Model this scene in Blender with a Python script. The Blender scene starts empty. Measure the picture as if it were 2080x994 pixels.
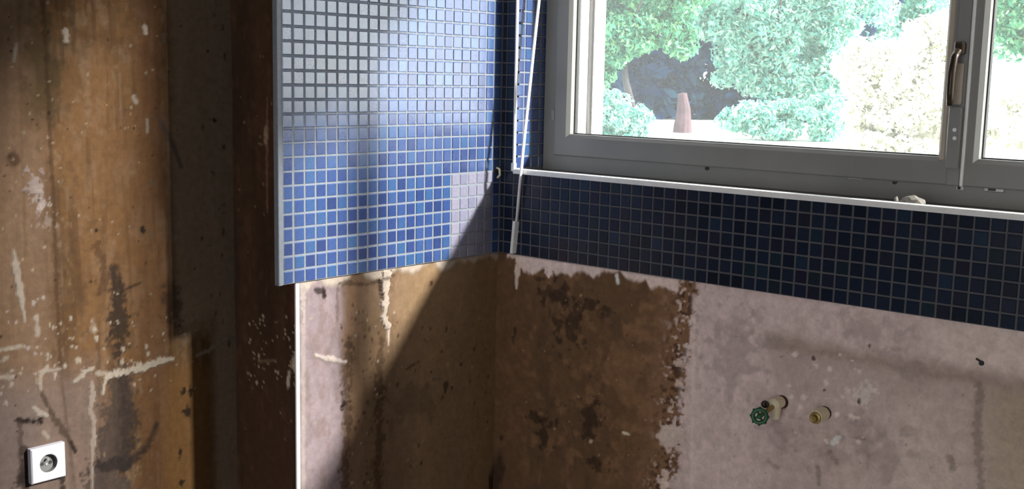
import bpy, math, random
import numpy as np
from mathutils import Matrix, Vector
random.seed(7)

# ------------------------------------------------------------------ units
# plan unit = one mosaic pitch (34 mm).  Corner of tiled wall / window wall = origin,
# bottom edge of the tiles = z 0 = 1.0 m above the floor.
U = 0.034
ZF = -1.0 / U            # floor
ZC = 69.0                 # ceiling
def M3(p): return (p[0]*U, p[1]*U, 1.0 + p[2]*U)
col = bpy.context.scene.collection
sc = bpy.context.scene

# ------------------------------------------------------------------ camera
yaw, pitch, roll, F = 0.864, 0.1454, 0.021, 2339.86
CAM = np.array([-73.1792, -63.9834, 14.9362])
cp, sp, cyw, syw = math.cos(pitch), math.sin(pitch), math.cos(yaw), math.sin(yaw)
FWD = np.array([cp*syw, cp*cyw, -sp]); RT0 = np.array([cyw, -syw, 0.0]); UP0 = np.cross(RT0, FWD)
RT = math.cos(roll)*RT0 + math.sin(roll)*UP0
UP = -math.sin(roll)*RT0 + math.cos(roll)*UP0
cd = bpy.data.cameras.new('camera'); cam = bpy.data.objects.new('camera', cd); col.objects.link(cam)
cd.sensor_width = 36; cd.lens = F/2080*36; cd.clip_start = .05; cd.clip_end = 300
m = Matrix.Identity(4)
for i in range(3):
    m[i][0], m[i][1], m[i][2] = RT[i], UP[i], -FWD[i]
m.translation = Vector(M3(CAM)); cam.matrix_world = m
sc.camera = cam

def ray(x, y): return (x-1040)/F*RT - (y-497)/F*UP + FWD
def on(x, y, ax, val):                      # survey: photo pixel -> point on an axis-aligned plane
    d = ray(x, y); t = (val-CAM[ax])/d[ax]; return CAM + t*d

# ------------------------------------------------------------------ sky, sun, exposure
SUN_DIR = Vector((-1.0, 1.9, -1.136)).normalized()      # travelling direction of the sunlight
SUN_E, SKY_L = 15.5, 3.4
w = bpy.data.worlds.new('sky'); sc.world = w; w.use_nodes = True
bg = w.node_tree.nodes['Background']; bg.inputs[0].default_value = (.93, .965, 1.0, 1); bg.inputs[1].default_value = SKY_L
sl = bpy.data.lights.new('sun', 'SUN'); sl.energy = SUN_E; sl.angle = math.radians(4.0); sl.color = (1, .975, .94)
so = bpy.data.objects.new('sun', sl); col.objects.link(so); so.rotation_euler = SUN_DIR.to_track_quat('-Z', 'Y').to_euler()
so.location = (20, -40, 25)
def portal(name, loc, rot, sx, sy):
    l = bpy.data.lights.new(name, 'AREA'); l.shape = 'RECTANGLE'; l.size = sx; l.size_y = sy; l.cycles.is_portal = True
    o = bpy.data.objects.new(name, l); col.objects.link(o); o.location = loc; o.rotation_euler = rot
TOPZ = 43.0                                                # window head
DR0, DR1, DRZ = 55.2, 88.0, 66.0                            # unseen tall doorway added further along the same wall to let sun in
T0, T1 = 1.53, 54.6                                        # window opening along the wall
portal('window_portal', M3((11.5, -(T0+T1)/2, (7+TOPZ)/2)), (0, math.radians(90), 0), (TOPZ-7)*U*1.02, (T1-T0)*U*1.02)
portal('added_side_portal', M3((11.5, -(DR0+DR1)/2, (ZF+DRZ)/2)), (0, math.radians(90), 0), (DRZ-ZF)*U, (DR1-DR0)*U)  # for the added unseen doorway beside the window
portal('added_rear_portal', M3((-153, -60, ZF+34)), (0, math.radians(-90), 0), 2.3, 2.6)  # for the added unseen opening behind the camera
sc.view_settings.view_transform = 'Standard'; sc.view_settings.look = 'None'
sc.view_settings.exposure = 0.0; sc.view_settings.gamma = 1.0; sc.view_settings.use_curve_mapping = False

# ------------------------------------------------------------------ helpers
def s2l(c):
    c = np.asarray(c, float)/255.0
    return np.where(c <= .04045, c/12.92, ((c+.055)/1.055)**2.4)
def tag(o, label=None, cat=None, group=None, kind=None):
    if label: o['label'] = label
    if cat: o['category'] = cat
    if group: o['group'] = group
    if kind: o['kind'] = kind
    return o
def empty(name, loc=(0, 0, 0)):
    o = bpy.data.objects.new(name, None); col.objects.link(o); o.location = M3(loc); return o

def wloc(o):
    v = Vector((0, 0, 0))
    while o is not None: v += o.location; o = o.parent
    return v
class MB:
    """collects geometry in plan units, builds ONE mesh object"""
    def __init__(s): s.v = []; s.f = []; s.c = []
    def add(s, vs, fs, c=(.5, .5, .5)):
        b = len(s.v); s.v += [tuple(p) for p in vs]; s.f += [tuple(b+i for i in f) for f in fs]; s.c += [tuple(c)]*len(vs)
    def box(s, a, b, c=(.5, .5, .5), ch=0):
        (x0, y0, z0), (x1, y1, z1) = a, b
        x0, x1 = min(x0, x1), max(x0, x1); y0, y1 = min(y0, y1), max(y0, y1); z0, z1 = min(z0, z1), max(z0, z1)
        if ch:
            ch = min(ch, (x1-x0)*.45, (y1-y0)*.45, (z1-z0)*.45)
            pts = []; P = [(x0, x1), (y0, y1), (z0, z1)]
            for i in (0, 1):
                for j in (0, 1):
                    for k in (0, 1):
                        q = [P[0][i], P[1][j], P[2][k]]; sg = [1-2*i, 1-2*j, 1-2*k]
                        for a_ in range(3):
                            r = list(q)
                            for b_ in range(3):
                                if b_ != a_: r[b_] += sg[b_]*ch
                            pts.append(tuple(r))
            idx = lambda i, j, k, a_: ((i*2+j)*2+k)*3+a_
            fs = []
            for i in (0, 1): fs.append([idx(i, 0, 0, 0), idx(i, 1, 0, 0), idx(i, 1, 1, 0), idx(i, 0, 1, 0)])
            for j in (0, 1): fs.append([idx(0, j, 0, 1), idx(1, j, 0, 1), idx(1, j, 1, 1), idx(0, j, 1, 1)])
            for k in (0, 1): fs.append([idx(0, 0, k, 2), idx(1, 0, k, 2), idx(1, 1, k, 2), idx(0, 1, k, 2)])
            for j in (0, 1):
                for k in (0, 1): fs.append([idx(0, j, k, 1), idx(1, j, k, 1), idx(1, j, k, 2), idx(0, j, k, 2)])
            for i in (0, 1):
                for k in (0, 1): fs.append([idx(i, 0, k, 0), idx(i, 1, k, 0), idx(i, 1, k, 2), idx(i, 0, k, 2)])
            for i in (0, 1):
                for j in (0, 1): fs.append([idx(i, j, 0, 0), idx(i, j, 1, 0), idx(i, j, 1, 1), idx(i, j, 0, 1)])
            for i in (0, 1):
                for j in (0, 1):
                    for k in (0, 1): fs.append([idx(i, j, k, 0), idx(i, j, k, 1), idx(i, j, k, 2)])
            s.add(pts, fs, c)
        else:
            s.add([(x0, y0, z0), (x1, y0, z0), (x1, y1, z0), (x0, y1, z0), (x0, y0, z1), (x1, y0, z1), (x1, y1, z1), (x0, y1, z1)],
                  [(0, 3, 2, 1), (4, 5, 6, 7), (0, 1, 5, 4), (1, 2, 6, 5), (2, 3, 7, 6), (3, 0, 4, 7)], c)
    def ring(s, t0, t1, z0, z1, wl, wr, wb, wt, xa, xb, ch=.25):
        """rectangular frame in the window plane, room face at xa, outside face at xb, chamfered inner edge"""
        o = [(t0, z0), (t1, z0), (t1, z1), (t0, z1)]
        i_ = [(t0+wl, z0+wb), (t1-wr, z0+wb), (t1-wr, z1-wt), (t0+wl, z1-wt)]
        k_ = [(t0+wl-ch, z0+wb-ch), (t1-wr+ch, z0+wb-ch), (t1-wr+ch, z1-wt+ch), (t0+wl-ch, z1-wt+ch)]
        oc = [(t0+.1, z0+.1), (t1-.1, z0+.1), (t1-.1, z1-.1), (t0+.1, z1-.1)]
        L = [[(xb, -t, z) for t, z in o], [(xa+.1, -t, z) for t, z in o], [(xa, -t, z) for t, z in oc], [(xa, -t, z) for t, z in k_], [(xa+ch*.9, -t, z) for t, z in i_], [(xb, -t, z) for t, z in i_]]
        vs = sum(L, []); fs = []
        for r in range(6):
            for q in range(4):
                a, b = r*4+q, r*4+(q+1) % 4; r2 = (r+1) % 6
                fs.append((a, b, r2*4+(q+1) % 4, r2*4+q))
        s.add(vs, fs)
    def tube(s, path, rad, n=10, cap=True, c=(.5, .5, .5), flat=None):
        """round (or flattened) bar along a path; rad scalar or list"""
        P = [np.array(p, float) for p in path]; rings = []
        R = rad if hasattr(rad, '__len__') else [rad]*len(P)
        ref = None
        for i, p in enumerate(P):
            d = P[min(i+1, len(P)-1)]-P[max(i-1, 0)]; d /= np.linalg.norm(d)+1e-12
            if ref is None:
                ref = np.array([0, 0, 1.0]) if abs(d[2]) < .9 else np.array([0, 1.0, 0])
            a = np.cross(d, ref); a /= np.linalg.norm(a); b = np.cross(a, d); ref = b
            fx, fy = flat if flat else (1, 1)
            rings.append([p+R[i]*(fx*math.cos(q)*a+fy*math.sin(q)*b) for q in [2*math.pi*k/n+math.pi/n for k in range(n)]])
        vs = [v for r in rings for v in r]; fs = []
        for i in range(len(P)-1):
            for k in range(n): fs.append((i*n+k, i*n+(k+1) % n, (i+1)*n+(k+1) % n, (i+1)*n+k))
        if cap: fs.append(tuple(range(n))[::-1]); fs.append(tuple((len(P)-1)*n+k for k in range(n)))
        s.add(vs, fs, c)
    def torus(s, ctr, axis, R, r, n=20, m_=8):
        axis = np.array(axis, float); axis /= np.linalg.norm(axis)
        a = np.cross(axis, [0, 0, 1.0] if abs(axis[2]) < .9 else [0, 1.0, 0]); a /= np.linalg.norm(a); b = np.cross(axis, a)
        vs = []; fs = []
        for i in range(n):
            e = math.cos(2*math.pi*i/n)*a+math.sin(2*math.pi*i/n)*b
            for j in range(m_):
                q = 2*math.pi*j/m_
                vs.append(np.array(ctr)+e*(R+r*math.cos(q))+axis*r*math.sin(q))
        for i in range(n):
            for j in range(m_):
                fs.append((i*m_+j, ((i+1) % n)*m_+j, ((i+1) % n)*m_+(j+1) % m_, i*m_+(j+1) % m_))
        s.add(vs, fs)
    def build(s, name, mat, parent=None, smooth=False, origin=(0, 0, 0)):
        me = bpy.data.meshes.new(name)
        o0 = np.array(M3(origin))
        base = np.array(M3((0, 0, 0)))
        V = np.array(s.v, float)*U+base-o0
        me.from_pydata(V.tolist(), [], s.f)
        if s.c:
            ca = me.color_attributes.new('Col', 'FLOAT_COLOR', 'POINT')
            C = np.ones((len(s.v), 4), np.float32); C[:, :3] = np.array(s.c)
            ca.data.foreach_set('color', C.ravel())
        if smooth: me.polygons.foreach_set('use_smooth', [True]*len(me.polygons))
        import bmesh
        bm = bmesh.new(); bm.from_mesh(me); bmesh.ops.recalc_face_normals(bm, faces=bm.faces); bm.to_mesh(me); bm.free()
        me.update(); me.materials.append(mat)
        o = bpy.data.objects.new(name, me); col.objects.link(o)
        if parent is not None:
            o.parent = parent
            o.location = Vector(o0)-wloc(parent)
        else: o.location = o0
        return o

# ------------------------------------------------------------------ materials
def newmat(name):
    m_ = bpy.data.materials.new(name); m_.use_nodes = True
    nt = m_.node_tree; b = nt.nodes['Principled BSDF']; return m_, nt, b
def N(nt, t, **k):
    n = nt.nodes.new(t)
    for a, v in k.items():
        if a.startswith('i_'): n.inputs[a[2:].replace('_', ' ')].default_value = v
        else: setattr(n, a, v)
    return n
def plain(name, rgb, rough=.5, metal=0.0, var=.12, scale=40, bump=.0, spec=.5, lin=False):
    m_, nt, b = newmat(name)
    c = np.asarray(rgb, float) if lin else s2l(rgb)
    tc = N(nt, 'ShaderNodeTexCoord'); nz = N(nt, 'ShaderNodeTexNoise'); nz.inputs['Scale'].default_value = scale; nz.inputs['Detail'].default_value = 5
    nt.links.new(tc.outputs['Object'], nz.inputs['Vector'])
    mr = N(nt, 'ShaderNodeMapRange'); mr.inputs[3].default_value = 1-var*2; mr.inputs[4].default_value = 1+var*2
    nt.links.new(nz.outputs['Fac'], mr.inputs[0])
    mx = N(nt, 'ShaderNodeVectorMath', operation='SCALE'); mx.inputs[0].default_value = tuple(c); nt.links.new(mr.outputs[0], mx.inputs['Scale'])
    nt.links.new(mx.outputs[0], b.inputs['Base Color'])
    b.inputs['Roughness'].default_value = rough; b.inputs['Metallic'].default_value = metal; b.inputs['Specular IOR Level'].default_value = spec
    if bump:
        bp = N(nt, 'ShaderNodeBump'); bp.inputs['Strength'].default_value = bump; bp.inputs['Distance'].default_value = .002
        nt.links.new(nz.outputs['Fac'], bp.inputs['Height']); nt.links.new(bp.outputs[0], b.inputs['Normal'])
    return m_
def painted(name, rough=.85, spec=.1):
    """wall finish: colour from the mesh's surveyed stain map, with procedural grain on top"""
    m_, nt, b = newmat(name)
    at = N(nt, 'ShaderNodeVertexColor', layer_name='Col')
    tc = N(nt, 'ShaderNodeTexCoord')
    n1 = N(nt, 'ShaderNodeTexNoise'); n1.inputs['Scale'].default_value = 55; n1.inputs['Detail'].default_value = 8; n1.inputs['Roughness'].default_value = .65
    n2 = N(nt, 'ShaderNodeTexNoise'); n2.inputs['Scale'].default_value = 260; n2.inputs['Detail'].default_value = 4
    nt.links.new(tc.outputs['Object'], n1.inputs['Vector']); nt.links.new(tc.outputs['Object'], n2.inputs['Vector'])
    mr = N(nt, 'ShaderNodeMapRange'); mr.inputs[1].default_value = .25; mr.inputs[2].default_value = .75; mr.inputs[3].default_value = .8; mr.inputs[4].default_value = 1.2
    nt.links.new(n1.outputs['Fac'], mr.inputs[0])
    mx = N(nt, 'ShaderNodeVectorMath', operation='SCALE'); nt.links.new(at.outputs['Color'], mx.inputs[0]); nt.links.new(mr.outputs[0], mx.inputs['Scale'])
    nt.links.new(mx.outputs[0], b.inputs['Base Color'])
    ad = N(nt, 'ShaderNodeMath', operation='MULTIPLY_ADD'); ad.inputs[1].default_value = .35
    nt.links.new(n2.outputs['Fac'], ad.inputs[0]); nt.links.new(n1.outputs['Fac'], ad.inputs[2])
    bp = N(nt, 'ShaderNodeBump'); bp.inputs['Strength'].default_value = .35; bp.inputs['Distance'].default_value = .003
    nt.links.new(ad.outputs[0], bp.inputs['Height']); nt.links.new(bp.outputs[0], b.inputs['Normal'])
    b.inputs['Roughness'].default_value = rough; b.inputs['Specular IOR Level'].default_value = spec
    return m_
def tile_mat(name, stops, island=False, rough=.26, ior=2.3):
    m_, nt, b = newmat(name)
    if island:
        src = N(nt, 'ShaderNodeNewGeometry').outputs['Random Per Island']
    else:
        src = N(nt, 'ShaderNodeObjectInfo').outputs['Random']
    rp = N(nt, 'ShaderNodeValToRGB'); e = rp.color_ramp.elements
    while len(e) < len(stops): e.new(.5)
    for k, (p_, c) in enumerate(stops):
        e[k].position = p_; e[k].color = (*c, 1)
    nt.links.new(src, rp.inputs[0])
    tc = N(nt, 'ShaderNodeTexCoord'); nz = N(nt, 'ShaderNodeTexNoise'); nz.inputs['Scale'].default_value = 160; nz.inputs['Detail'].default_value = 3
    nt.links.new(tc.outputs['Object'], nz.inputs['Vector'])
    mr = N(nt, 'ShaderNodeMapRange'); mr.inputs[3].default_value = .65; mr.inputs[4].default_value = 1.35; nt.links.new(nz.outputs['Fac'], mr.inputs[0])
    mx = N(nt, 'ShaderNodeVectorMath', operation='SCALE'); nt.links.new(rp.outputs[0], mx.inputs[0]); nt.links.new(mr.outputs[0], mx.inputs['Scale'])
    nt.links.new(mx.outputs[0], b.inputs['Base Color'])
    b.inputs['Roughness'].default_value = rough; b.inputs['IOR'].default_value = ior
    bp = N(nt, 'ShaderNodeBump'); bp.inputs['Strength'].default_value = .12; bp.inputs['Distance'].default_value = .001
    nt.links.new(nz.outputs['Fac'], bp.inputs['Height']); nt.links.new(bp.outputs[0], b.inputs['Normal'])
    return m_
def glass_mat():
    m_ = bpy.data.materials.new('glare_glass'); m_.use_nodes = True; nt = m_.node_tree; nt.nodes.clear()
    out = N(nt, 'ShaderNodeOutputMaterial'); tr = N(nt, 'ShaderNodeBsdfTransparent'); tr.inputs[0].default_value = (.96, .98, .97, 1)
    gl = N(nt, 'ShaderNodeBsdfGlossy'); gl.inputs['Roughness'].default_value = .02
    df = N(nt, 'ShaderNodeBsdfTranslucent'); df.inputs[0].default_value = (.9, .95, .95, 1)
    lw_ = N(nt, 'ShaderNodeLayerWeight'); pw = N(nt, 'ShaderNodeMath', operation='POWER'); pw.inputs[1].default_value = 5
    fr = N(nt, 'ShaderNodeMath', operation='MULTIPLY_ADD'); fr.inputs[1].default_value = .9; fr.inputs[2].default_value = .035
    nt.links.new(lw_.outputs['Facing'], pw.inputs[0]); nt.links.new(pw.outputs[0], fr.inputs[0])
    m1 = N(nt, 'ShaderNodeMixShader'); m2 = N(nt, 'ShaderNodeMixShader'); m2.inputs[0].default_value = GLARE
    nt.links.new(fr.outputs[0], m1.inputs[0]); nt.links.new(tr.outputs[0], m1.inputs[1]); nt.links.new(gl.outputs[0], m1.inputs[2])
    nt.links.new(m1.outputs[0], m2.inputs[1]); nt.links.new(df.outputs[0], m2.inputs[2]); nt.links.new(m2.outputs[0], out.inputs[0])
    return m_
def leaf_mat(name, stops, trans=.45):
    m_ = bpy.data.materials.new(name); m_.use_nodes = True; nt = m_.node_tree; nt.nodes.clear()
    out = N(nt, 'ShaderNodeOutputMaterial'); g = N(nt, 'ShaderNodeNewGeometry'); rp = N(nt, 'ShaderNodeValToRGB'); e = rp.color_ramp.elements
    while len(e) < len(stops): e.new(.5)
    for k, (p_, c) in enumerate(stops): e[k].position = p_; e[k].color = (*c, 1)
    nt.links.new(g.outputs['Random Per Island'], rp.inputs[0])
    d = N(nt, 'ShaderNodeBsdfDiffuse'); t = N(nt, 'ShaderNodeBsdfTranslucent'); mx = N(nt, 'ShaderNodeMixShader'); mx.inputs[0].default_value = trans
    nt.links.new(rp.outputs[0], d.inputs[0]); nt.links.new(rp.outputs[0], t.inputs[0])
    nt.links.new(d.outputs[0], mx.inputs[1]); nt.links.new(t.outputs[0], mx.inputs[2]); nt.links.new(mx.outputs[0], out.inputs[0])
    return m_
GLARE = .028  # white veil for window glare, mixed into the panes
MAT = dict(
    wall=painted('stained_plaster'),
    tile=tile_mat('blue_mosaic', [(0, (.010, .027, .115)), (.35, (.017, .044, .165)), (.7, (.025, .06, .185)), (1, (.022, .074, .195))]),
    tile_i=tile_mat('blue_mosaic_field', [(0, (.010, .027, .115)), (.35, (.017, .044, .165)), (.7, (.025, .06, .185)), (1, (.022, .074, .195))], True),
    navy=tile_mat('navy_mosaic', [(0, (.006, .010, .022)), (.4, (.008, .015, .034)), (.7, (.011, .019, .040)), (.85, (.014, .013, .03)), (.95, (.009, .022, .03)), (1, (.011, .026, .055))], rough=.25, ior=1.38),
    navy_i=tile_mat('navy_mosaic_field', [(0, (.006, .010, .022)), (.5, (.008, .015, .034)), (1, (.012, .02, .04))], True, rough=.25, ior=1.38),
    pale=tile_mat('sunpatch_mosaic', [(0, (.14, .14, .21)), (.5, (.18, .172, .24)), (1, (.205, .19, .25))], rough=.35, ior=1.6),  # sun patch on the blue tiles put into a paler tile colour
    pale_i=tile_mat('sunpatch_mosaic_field', [(0, (.14, .14, .21)), (.5, (.18, .172, .24)), (1, (.205, .19, .25))], True, rough=.35, ior=1.6),
    grout=plain('light_grout', (.165, .18, .21), .85, lin=True, scale=90, bump=.3),
    grout_dark=plain('grey_grout', (.085, .085, .095), .9, lin=True, scale=90, bump=.3),
    trim=plain('white_plastic_trim', (.82, .81, .8), .35, lin=True, var=.06),
    frame=plain('grey_window_plastic', (.225, .22, .212), .4, lin=True, var=.05, scale=12),
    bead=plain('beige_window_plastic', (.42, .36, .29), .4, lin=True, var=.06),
    gasket=plain('black_gasket', (.02, .02, .02), .6, lin=True),
    bronze=plain('dark_bronze', (.035, .022, .014), .35, .5, lin=True),
    steel=plain('dull_zinc', (.45, .44, .42), .4, .7, lin=True),
    black=plain('black_plastic', (.012, .012, .012), .5, lin=True),
    white=plain('white_plastic', (.34, .335, .37), .3, lin=True, var=.03),
    wellgrey=plain('socket_well_grey', (.075, .075, .072), .85, lin=True),
    brass=plain('aged_brass', (.36, .25, .09), .4, .6, lin=True),
    cream=plain('cream_plastic_pipe', (.72, .64, .45), .45, lin=True, var=.1),
    rustdark=plain('dark_rusty_iron', (.035, .016, .012), .7, lin=True, var=.2),
    green=plain('green_enamel', (.012, .085, .035), .3, lin=True, var=.2),
    sill=plain('pale_sill_stone', (.22, .21, .2), .7, lin=True, scale=60, bump=.2),
    rubble=plain('plaster_rubble', (.22, .2, .175), .9, lin=True, var=.25, scale=90, bump=.6),
    render=plain('white_exterior_render', (.8, .79, .77), .9, lin=True, var=.05, bump=.3),
    roomwall=plain('bare_plaster', (.5, .45, .4), .9, lin=True, scale=4),
    floor=plain('concrete_floor', (.3, .28, .26), .9, lin=True, scale=5, bump=.2),
    ground=plain('pale_gravel', (.82, .81, .76), .95, lin=True, var=.15, scale=2.0, bump=.5),
    bark=plain('reddish_bark', (.10, .055, .065), .9, lin=True, var=.3, scale=8, bump=.6),
    bark_dark=plain('dark_bark', (.05, .045, .045), .9, lin=True, var=.3, scale=8, bump=.6),
    glass=glass_mat(),
)

# ------------------------------------------------------------------ numpy noise for the stain maps
def h2(ix, iy, seed):
    ix = ix.astype(np.int64).astype(np.uint32); iy = iy.astype(np.int64).astype(np.uint32)
    h = ix*np.uint32(374761393)+iy*np.uint32(668265263)+np.uint32((seed*974711+12345) & 0xffffffff)
    h = (h ^ (h >> np.uint32(13)))*np.uint32(1274126177); h ^= h >> np.uint32(16)
    return (h & np.uint32(0xffffff)).astype(float)/0xffffff
def vn(x, y, seed=0):
    x0 = np.floor(x); y0 = np.floor(y); fx = x-x0; fy = y-y0
    fx = fx*fx*(3-2*fx); fy = fy*fy*(3-2*fy)
    a = h2(x0, y0, seed); b = h2(x0+1, y0, seed); c = h2(x0, y0+1, seed); d = h2(x0+1, y0+1, seed)
    return (a*(1-fx)+b*fx)*(1-fy)+(c*(1-fx)+d*fx)*fy
def fbm(x, y, seed=0, oct=4, g=.5):
    s = 0; a = 1; t = 0
    for k in range(oct):
        s = s+a*vn(x*2**k, y*2**k, seed+k*17); t += a; a *= g
    return s/t
def sst(e0, e1, x):
    t = np.clip((x-e0)/(e1-e0), 0, 1); return t*t*(3-2*t)

class Paint:
    """stain map on a wall: a, z in plan units on the grid"""
    def __init__(s, A, Z, base, conv, K):
        s.A, s.Z, s.K, s.conv = A, Z, K, conv
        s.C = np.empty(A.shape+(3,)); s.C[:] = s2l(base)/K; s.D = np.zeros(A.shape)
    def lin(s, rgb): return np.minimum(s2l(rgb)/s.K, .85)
    def mix(s, m_, rgb, d=0.0):
        m_ = np.clip(m_, 0, 1)[..., None]; s.C = s.C*(1-m_)+s.lin(rgb)*m_; s.D += d*m_[..., 0]
    def mul(s, m_, k):
        m_ = np.clip(m_, 0, 1)[..., None]; s.C = s.C*(1-m_*(1-np.asarray(k)))
    def stroke(s, pts, wpx, rgb, op=1.0, jag=.5, seed=1, d=0.0, soft=.35, fr=2.2):
        Q = [s.conv(*p) for p in pts]; w_ = np.asarray(wpx, float)/28.0
        if w_.ndim == 0: w_ = np.full(len(Q), float(w_))
        best = np.full(s.A.shape, 1e9); wid = np.zeros(s.A.shape)
        for i in range(len(Q)-1):
            (ax, az), (bx, bz) = Q[i], Q[i+1]; dx, dz = bx-ax, bz-az; L2 = dx*dx+dz*dz+1e-9
            t = np.clip(((s.A-ax)*dx+(s.Z-az)*dz)/L2, 0, 1)
            dd = np.hypot(s.A-ax-t*dx, s.Z-az-t*dz); wi = w_[i]*(1-t)+w_[i+1]*t
            m_ = dd/np.maximum(wi, 1e-4) < best/np.maximum(wid, 1e-4) if i else np.ones(s.A.shape, bool)
            best = np.where(m_, dd, best); wid = np.where(m_, wi, wid)
        n = fbm(s.A*fr, s.Z*fr, seed, 3); n_ = fbm(s.A*5.5, s.Z*5.5, seed+50, 2)
        e = wid*.5*(1+jag*(n-.5)*3+jag*(n_-.5)*2.2)
        msk = 1-sst(-soft*.12, soft*.35, best-e)
        s.mix(msk*op, rgb, d); return msk
    def blob(s, x, y, rx, ry, rgb, op=1.0, jag=.6, seed=3, soft=.35, fr=.9, d=0.0, mul=None):
        cx, cz = s.conv(x, y); rx /= 28.; ry /= 28.
        r = np.hypot((s.A-cx)/rx, (s.Z-cz)/ry); n = fbm(s.A*fr, s.Z*fr, seed, 4)
        msk = 1-sst(1-soft, 1+soft, r*np.maximum(.4, 1+jag*(n-.5)*2.2))*1.0
        msk = np.where(r < 2.6, msk, 0)
        if mul is not None: s.mul(msk*op, mul)
        else: s.mix(msk*op, rgb, d)
        return msk
    def specks(s, x0, y0, x1, y1, n, rpx, rgb, seed, d=.0, ex=1.0):
        rg = np.random.RandomState(seed)
        for k in range(n):
            x = x0+(x1-x0)*rg.rand(); y = y0+(y1-y0)*rg.rand(); r = rpx*(.4+rg.rand()*.9)
            cx, cz = s.conv(x, y); r /= 28.
            b = (np.abs(s.A-cx) < 3*r*ex) & (np.abs(s.Z-cz) < 3*r*ex)
            if not b.any(): continue
            q = np.hypot((s.A[b]-cx), (s.Z[b]-cz)/ex)/r+(fbm(s.A[b]*6, s.Z[b]*6, seed+k, 2)-.5)*1.2
            m_ = (1-sst(.6, 1.2, q))*.9
            s.C[b] = s.C[b]*(1-m_[:, None])+s.lin(rgb)*m_[:, None]; s.D[b] += d*m_

def grid_axis(parts):
    out = []
    for a, b, st in parts:
        n = max(1, int(round((b-a)/st))); out += list(np.linspace(a, b, n+1)[:-1])
    return np.array(out+[parts[-1][1]])
def grid_mesh(mb, A, Z, C, fpos):
    na, nz = A.shape; P = fpos(A, Z).reshape(-1, 3)
    b = len(mb.v); mb.v += list(map(tuple, P)); mb.c += list(map(tuple, C.reshape(-1, 3)))
    I = np.arange(na*nz).reshape(na, nz)+b
    q = np.stack([I[:-1, :-1], I[1:, :-1], I[1:, 1:], I[:-1, 1:]], -1).reshape(-1, 4)
    mb.f += list(map(tuple, q.tolist()))

# ================================================================== STRUCTURE
YL = 7.55            # left wall plane
XP = -21.6           # end of the pier under the tiles
PL = .25             # plaster lies this far behind the tile faces
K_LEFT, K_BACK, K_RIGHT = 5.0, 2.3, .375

# ---- left wall ------------------------------------------------------------
a = grid_axis([(-150, -60, 15), (-60, -44, 1), (-44, XP, .11)]); z = grid_axis([(ZF, -16, 1), (-16, 22, .11), (22, 27, .8), (27, ZC, 8)])
A, Z = np.meshgrid(a, z, indexing='ij')
lw = lambda x, y: (lambda p: (p[0], p[2]))(on(x, y, 1, YL))
P = Paint(A, Z, (145, 106, 66), lw, K_LEFT)
n1 = fbm(A*.25, Z*.07, 5, 5); n2 = fbm(A*1.3, Z*.5, 9, 4); n3 = fbm(A*3.1, Z*.22, 31, 3)
P.mix(sst(.42, .66, n1)*.85, (116, 84, 50)); P.mix(sst(.5, .72, n2)*.5, (165, 134, 104)); P.mix(sst(.5, .72, n3)*.55, (100, 70, 42)); P.mix(sst(.55, .75, fbm(A*2.2, Z*2.2, 37, 4))*.35, (98, 74, 50)); P.mix(sst(.6, .8, fbm(A*3.3, Z*1.8, 38, 3))*.4, (172, 144, 112))
xs = lambda x, y=400: lw(x, y)[0]
# vertical zones: pale strip at far left, brown middle, paler paint beside the pier to lighten its cast shadow
P.mix((1-sst(xs(70), xs(120), A+.5*(n2-.5)))*.6, (165, 134, 108))
P.mix((1-sst(xs(50), xs(60), A+.3*(n2-.5)))*sst(lw(0, 620)[1]-3, lw(0, 620)[1]-9, Z)*.5, (150, 132, 126))
P.mix(sst(xs(255), xs(300), A+1.2*(n1-.5))*(1-sst(xs(325), xs(345), A))*.5, (122, 80, 50)); P.mix(sst(xs(335), xs(372), A+1.0*(n1-.5))*.75*np.maximum(sst(-5.5, -2.5, Z), sst(xs(410), xs(440), A)), (212, 184, 158))
P.mix(sst(xs(120), xs(250), A)*(1-sst(xs(300), xs(330), A))*.35*sst(14, 4, np.abs(Z-4)), (150, 108, 66))
P.mix(sst(lw(100, 740)[1]+1, lw(100, 740)[1]-2.5, Z+2*(n2-.5))*(1-sst(xs(150), xs(230), A))*.65, (150, 132, 124))
P.mix(sst(xs(300), xs(345), A)*(1-sst(xs(410), xs(440), A))*sst(-5, -8, Z)*.7, (160, 112, 62))
P.blob(90, 140, 28, 70, (98, 80, 48), .75, .9, 11); P.blob(30, 325, 14, 14, (92, 64, 42), .8, .5, 12); P.blob(60, 200, 20, 60, (120, 94, 60), .5, 1, 13)
P.stroke([(85, 0), (92, 80), (100, 250), (108, 400), (116, 600), (122, 740)], 5, (88, 62, 40), .7, .8, 21)
P.stroke([(120, 740), (135, 850), (152, 994)], 3, (100, 76, 58), .5, .9, 22)
P.stroke([(38, 0), (44, 250), (52, 520)], 4, (128, 96, 66), .5, .7, 23)
P.stroke([(235, 0), (215, 120)], 8, (110, 82, 52), .4, 1, 24, soft=1.2)
P.stroke([(160, 70), (250, 85), (330, 130)], 14, (112, 76, 46), .5, .9, 25, soft=1.6)
P.stroke([(196, 500), (210, 530), (205, 590)], 14, (92, 62, 36), .6, 1.1, 27)
P.stroke([(232, 545), (245, 640), (242, 715)], [10, 34, 22], (50, 38, 30), .85, .8, 28, soft=1.1)
P.stroke([(235, 600), (262, 585), (285, 575)], 3, (55, 40, 28), .8, .9, 29)
P.stroke([(245, 760), (240, 860), (215, 994)], [30, 60, 80], (78, 66, 60), .8, .6, 30, soft=1.6)
P.stroke([(205, 950), (260, 945), (300, 905), (318, 862)], [26, 18, 12, 4], (44, 34, 32), .8, .7, 31, soft=.8)
P.stroke([(250, 770), (262, 850), (255, 940)], [14, 26, 20], (52, 42, 38), .6, .8, 32, soft=1.2)
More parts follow.
